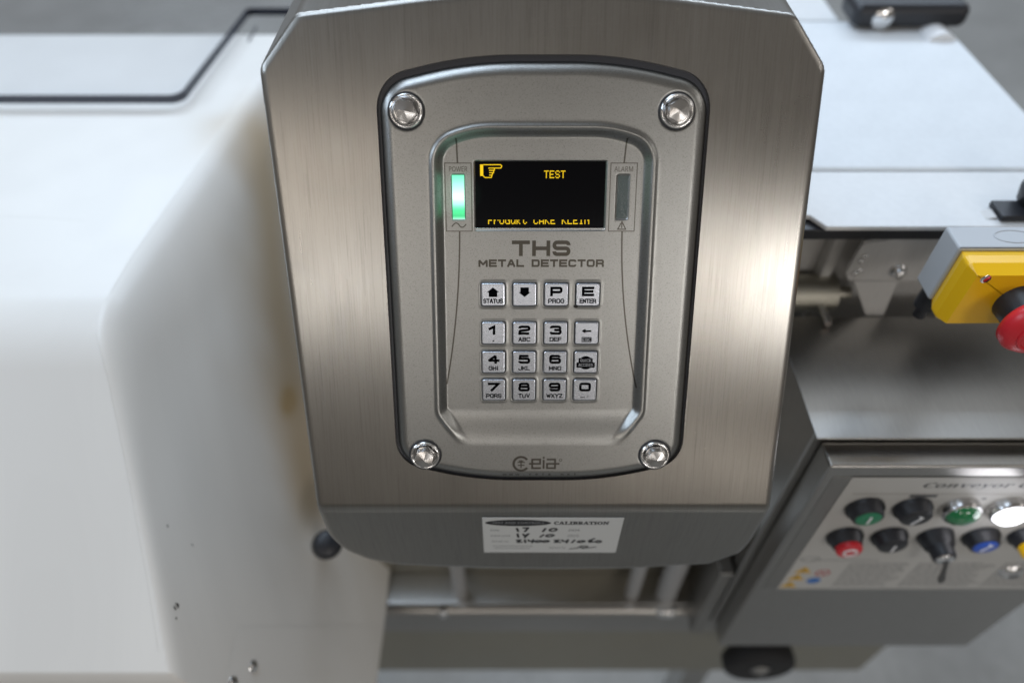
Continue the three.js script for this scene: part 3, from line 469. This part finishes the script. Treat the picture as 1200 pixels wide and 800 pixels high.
{ // bracket that carries the emergency stop
  const b = thing('steel_bracket', 'steel mounting bracket plate with bolts between conveyor and control cabinet', 'bracket', [0, 0, -.42]);
  const pl = extrude(roundPoly([[.2700, 1.1455, .003], [.2672, 1.1155, .004], [.2720, 1.1075, .003], [.36, 1.1070], [.36, 1.169]]), .003, .0006); pl.translate(0, 0, -.003); part('plate', metric(pl, T), M.zinc, b);
  const st = extrude([[.2769, 1.1065], [.3030, 1.0640], [.3030, 1.02], [.3165, 1.02], [.3165, 1.0640], [.3125, 1.1065]], .003, .0006); st.translate(0, 0, -.003); part('foot', metric(st, T), M.zinc, b);
  const fl = extrude([[.2702, 1.1464], [.36, 1.170], [.36, 1.1715], [.2700, 1.1479]], .010); fl.translate(0, 0, -.010); part('flange', metric(fl, T), M.zinc, b);
  const nut = lathe([[0, .003], [.0016, .003], [.0022, .0022], [.0022, 0], [.0030, 0]], 20, 'z');
  for (const [x, y] of [[.2752, 1.1345], [.2736, 1.1295], [.2764, 1.1200], [.2738, 1.1168]]) part('bolt', nut, M.chrome, b, [x, y, 0]);
  const big = lathe([[0, .008], [.0035, .008], [.0048, .0065], [.0048, .003], [.007, .0025], [.007, 0]], 6, 'z'); part('bolt', big, M.chrome, b, [.3073, 1.119, 0]);
}
{ // emergency stop
  const e = thing('emergency_stop', 'yellow emergency stop box with red mushroom button above the control cabinet', 'emergency stop', [.3190, 1.1805, -.3455]);
  part('rear_shell', box(-.0335, .0335, -.0225, .0243, -.0225, -.0005, .002), M.grey, e);
  part('added_skirt', box(-.0270, .0300, -.0248, -.0224, -.0190, .0, .0008), M.yellow, e);  // unseen yellow strip added under the box to tint the roof reflection
  const f = new THREE.ExtrudeGeometry(new THREE.Shape(roundPoly([[-.0345, -.0245, .003], [.0345, -.0245, .003], [.0345, .0250, .003], [-.0345, .0250, .003]], 4).map((p) => new THREE.Vector2(...p))), { depth: .007, bevelEnabled: true, bevelSize: .0035, bevelThickness: .008, bevelSegments: 1, bevelOffset: -.0035 }); f.translate(0, 0, .0075);
  part('cover', f, M.yellow, e);
  for (const [x, y] of [[-.0245, .0185], [.0245, .0185]]) { part('screw', lathe([[0, .0006], [.002, .0008], [.0034, 0]], 20, 'z'), M.chrome, e, [x, y, .0224]); }
  { const r1 = new THREE.TorusGeometry(.010, .0004, 6, 40); r1.rotateX(Math.PI / 2); r1.scale(1.25, 1, .62); part('moulded_ring', r1, M.grey, e, [.006, .0244, -.0115]); const r2 = box(-.0335, .0335, -.0002, .0003, -.0005, .0, .0001, 1); part('seam', r2, M.gasket, e, [0, .0243, .0]); }
  part('collar', [lathe([[0, .0145], [.0125, .0145], [.0140, .013], [.0150, 0]], 40, 'z', [.006, -.0015, .0224])], M.black, e);
  const mb = part('mushroom_button', lathe([[0, .017], [.010, .0165], [.017, .0145], [.0205, .010], [.0205, .005], [.017, .0015], [.0125, 0], [0, 0]], 48, 'z'), M.red, e, [.006, -.0015, .0366]);
  part('rim', new THREE.TorusGeometry(.0125, .0012, 8, 40), M.red, mb, [0, 0, .0158]);
  part('cable_gland', [cyl(.007, .008, .016, 'y', [-.024, -.031, -.012], 8), cyl(.0045, .0045, .012, 'y', [-.024, -.043, -.012])], M.black, e);
}

// ------------------------------------------------------------------ control cabinet
{
  const c = thing('control_cabinet', 'stainless control cabinet with coloured push buttons right of the metal detector', 'control cabinet', [0, 0, 0]);
  part('body', box(.224, .512, .690, 1.067, -.414, -.2995, .002), M.steel, c);
  part('roof', box(.2222, .514, 1.0675, 1.0695, -.4155, -.2925, .0009), M.roof, c);
  const Z = -.2769, door = part('door', box(.2315, .5090, .6835, 1.0565, -.2985, Z, .0022), M.steel, c);
  const label = canvasTex(1400, 940, (x, w, h) => { // 0.30 x 0.2014 m
    x.fillStyle = '#c9c8c4'; x.fillRect(0, 0, w, h); const k = w / .30; x.fillStyle = x.strokeStyle = '#24262a';
    x.font = 'italic bold 44px serif'; x.save(); x.translate(262, 68); x.scale(1.5, 1); x.fillText('Conveyor Control', 0, 0); x.restore();
    x.lineWidth = 4; x.strokeStyle = '#8d8880'; x.beginPath(); x.moveTo(40, 112); x.lineTo(1380, 112); x.stroke(); x.fillStyle = '#55575a'; x.fillRect(250, 118, 100, 18); x.fillRect(520, 140, 16, 12); x.fillRect(690, 118, 60, 16);
    x.strokeStyle = '#4a4b4d'; x.beginPath(); x.ellipse(55, 640, 38, 20, 0, 0, 7); x.stroke(); x.beginPath(); x.moveTo(60, 650); x.lineTo(340, 650); x.stroke();
    for (const [tx, ty] of [[60, 748], [50, 820], [40, 895]]) { x.fillStyle = '#dfae1c'; x.beginPath(); x.moveTo(tx, ty - 34); x.lineTo(tx + 40, ty + 26); x.lineTo(tx - 36, ty + 26); x.fill(); x.fillStyle = '#2a2412'; x.fillRect(tx - 3, ty - 10, 7, 24); }
    x.lineWidth = 8; x.strokeStyle = '#b63a3e'; x.beginPath(); x.arc(150, 775, 27, 0, 7); x.moveTo(132, 758); x.lineTo(168, 794); x.stroke(); x.fillStyle = '#2f74c4'; x.beginPath(); x.arc(135, 852, 30, 0, 7); x.fill();
    seed(77); x.fillStyle = 'rgba(70,70,72,.55)'; for (const [cx, cw] of [[230, 260], [520, 330], [880, 300]]) for (let r = 0; r < 15; r++) { let q = cx; const y = 676 + r * 16; while (q < cx + cw * (.75 + .25 * rnd())) { const l = 8 + 30 * rnd(); x.fillRect(q, y, l, 7); q += l + 6; } }
  });
  const lg = new THREE.PlaneGeometry(.246, .2014); part('label_sheet', lg, phy({ color: rgb(.82, .82, .82), map: label, roughness: .45 }), door, [.3755, .942, Z + .0006]);
  { const uv = lg.attributes.uv; for (let i = 0; i < uv.count; i++) uv.setX(i, uv.getX(i) * .246 / .30); }
  const clear = part('label_margin', box(.2385, .2525, .842, 1.0425, Z - .0002, Z + .0004, .0002, 1), M.dull, door);
  const collar = lathe([[0, .0105], [.0108, .0105], [.0118, .0098], [.0140, .003], [.0148, .0035], [.0150, 0]], 40, 'z'), flat = lathe([[0, .0005], [.0092, .0002], [.0102, -.001], [.0102, -.004]], 40, 'z');
  const mark = (kind, mat, par, at) => {
    const g = kind === 'O' ? new THREE.TorusGeometry(.0052, .0009, 6, 36) : kind === 'I' ? box(-.0009, .0009, -.005, .005, -.0004, .0004, .0002, 1) : merge([box(-.0008, .0008, -.006, .006, -.0004, .0004, .0002, 1).rotateZ(-.45), box(-.0008, .0008, -.002, .002, -.0004, .0004, .0002, 1).rotateZ(1.1).translate(.0012, .0055, 0)]);
    part('symbol', g, mat, par, at);
  };
  const rows = [[.2775, .9985], [.3150, .9985], [.3520, .9985], [.3890, .9985], [.2785, .9505], [.3158, .9505], [.3545, .9505], [.3924, .9505], [.4300, .9525]];
  const kinds = ['green', 'pick', 'lens', 'lamp', 'red', 'black', 'key', 'blue', 'selector'];
  rows.forEach(([x, y], i) => {
    const k = kinds[i], at = [x, y, Z + .0006];
    if (k === 'lens' || k === 'lamp') {
      const b = part('indicator_lamp', lathe([[.0128, .0075], [.0138, .0075], [.0147, .005], [.0150, 0]], 40, 'z'), k === 'lens' ? M.turned : M.turned, door, at);
      part('lens', lathe([[0, .0135], [.006, .0130], [.0105, .0110], [.0129, .0075], [.0129, .003]], 40, 'z'), k === 'lens' ? M.lens : M.glow, b, [0, 0, 0]);
      if (k === 'lamp') { const l = new THREE.PointLight(rgb(.93, .93, 1), .004); l.position.set(x, y, Z + .022); l.castShadow = true; c.add(l); }
      return;
    }
    const b = part(k === 'key' ? 'key_switch' : 'push_button', k === 'key' ? lathe([[0, .021], [.0085, .021], [.0092, .020], [.0098, .011], [.0118, .0105], [.0142, .003], [.0150, 0]], 40, 'z') : collar, M.black, door, at);
    if (k === 'green' || k === 'red' || k === 'blue') { const cp = part('button_cap', k === 'red' ? lathe([[0, .0045], [.0094, .0042], [.0106, .003], [.0106, -.004]], 40, 'z') : flat, M[k], b, [0, 0, .011]); mark(k === 'red' ? 'O' : k === 'green' ? 'I' : 'arrow', M.white, b, [0, 0, k === 'red' ? .0157 : .0119]); }
    else if (k === 'pick' || k === 'black') { part('button_cap', flat, M.black, b, [0, 0, .011]); mark(k === 'pick' ? 'arrow' : 'I', M.white, b, [0, -.001, .0119]); }
    else if (k === 'selector') { part('button_cap', lathe([[0, .008], [.0095, .0075], [.0108, .006], [.0112, -.004]], 40, 'z'), M.yellow, b, [0, 0, .011]); }
    else {
      part('lock_face', lathe([[0, .0016], [.0062, .0014], [.0070, 0]], 24, 'z'), M.chrome, b, [0, 0, .021]);
      const kg = extrude(roundPoly([[-.0016, 0], [.0016, 0], [.0019, -.02], [.003, -.027, .002], [.0022, -.033, .002], [-.0022, -.033, .002], [-.003, -.027, .002], [-.0019, -.02]], 4), .0012, .0003); const kk = part('key', kg, M.keyMetal, b, [.001, .0, .0215]); kk.rotation.set(-.15, 0, .22);
    }
  });
  const lk = part('door_lock', lathe([[0, .006], [.006, .0055], [.0085, .003], [.0105, .002], [.011, 0]], 36, 'z'), M.chrome, door, [.4545, .881, Z]); part('slot', box(-.0045, .0045, -.0009, .0009, -.0006, .0006, .0002, 1), M.black, lk, [0, 0, .0062]);
}
{ // castor below the cabinet
  const w = thing('castor', 'black castor wheel with bright hub under the control cabinet', 'castor', [.316, .551, -.305]);
  part('wheel', lathe([[.010, -.013], [.040, -.013], [.0445, -.009], [.0455, 0], [.0445, .009], [.040, .013], [.010, .013]], 48, 'z'), M.rubber, w);
  part('hub', lathe([[0, .017], [.006, .017], [.009, .014], [.012, .0135], [.012, -.013]], 24, 'z'), M.steel, w);
  part('fork', [box(-.012, .012, 0, .130, -.024, -.019, .001), box(-.012, .012, .098, .130, -.0185, .012, .001)], M.steel, w);
}

// ------------------------------------------------------------------ machine frame under the head
{
  const f = thing('machine_frame', 'dark stainless machine frame with cross tube under the metal detector', 'machine frame', [0, 0, 0]);
  part('apron', box(-.30, .545, .33, .80, -.364, -.360, .001), M.frame, f);
  part('cross_tube', box(-.24, .262, .596, .662, -.350, -.322, .010, 5), M.steel, f);
  for (const [x, r] of [[-.060, .008], [.140, .008], [.180, .012]]) part('reflection_rod', cyl(r, r, .20, 'y', [x, .75, -.335]), M.satin, f);  // rods standing in for pale vertical reflections under the head
  part('shelf', box(-.24, .236, .684, .688, -.3595, -.322, .001), M.steel, f);
  for (const [x, w] of [[-.082, .010], [.184, .022]]) part('clamp', box(x - w / 2, x + w / 2, .648, .6665, -.345, -.3195, .006, 4), M.chrome, f);  // chrome blocks added to imitate bright highlights on the tube
  part('bracket', box(.208, .222, .66, .82, -.352, -.30, .001), M.dull, f);
  for (const x of [-.27, .30]) part('leg', box(x - .02, x + .02, 0, .5, -.41, -.368, .003), M.steel, f);
}
camera.updateMatrixWorld();
renderer.render(scene, camera);
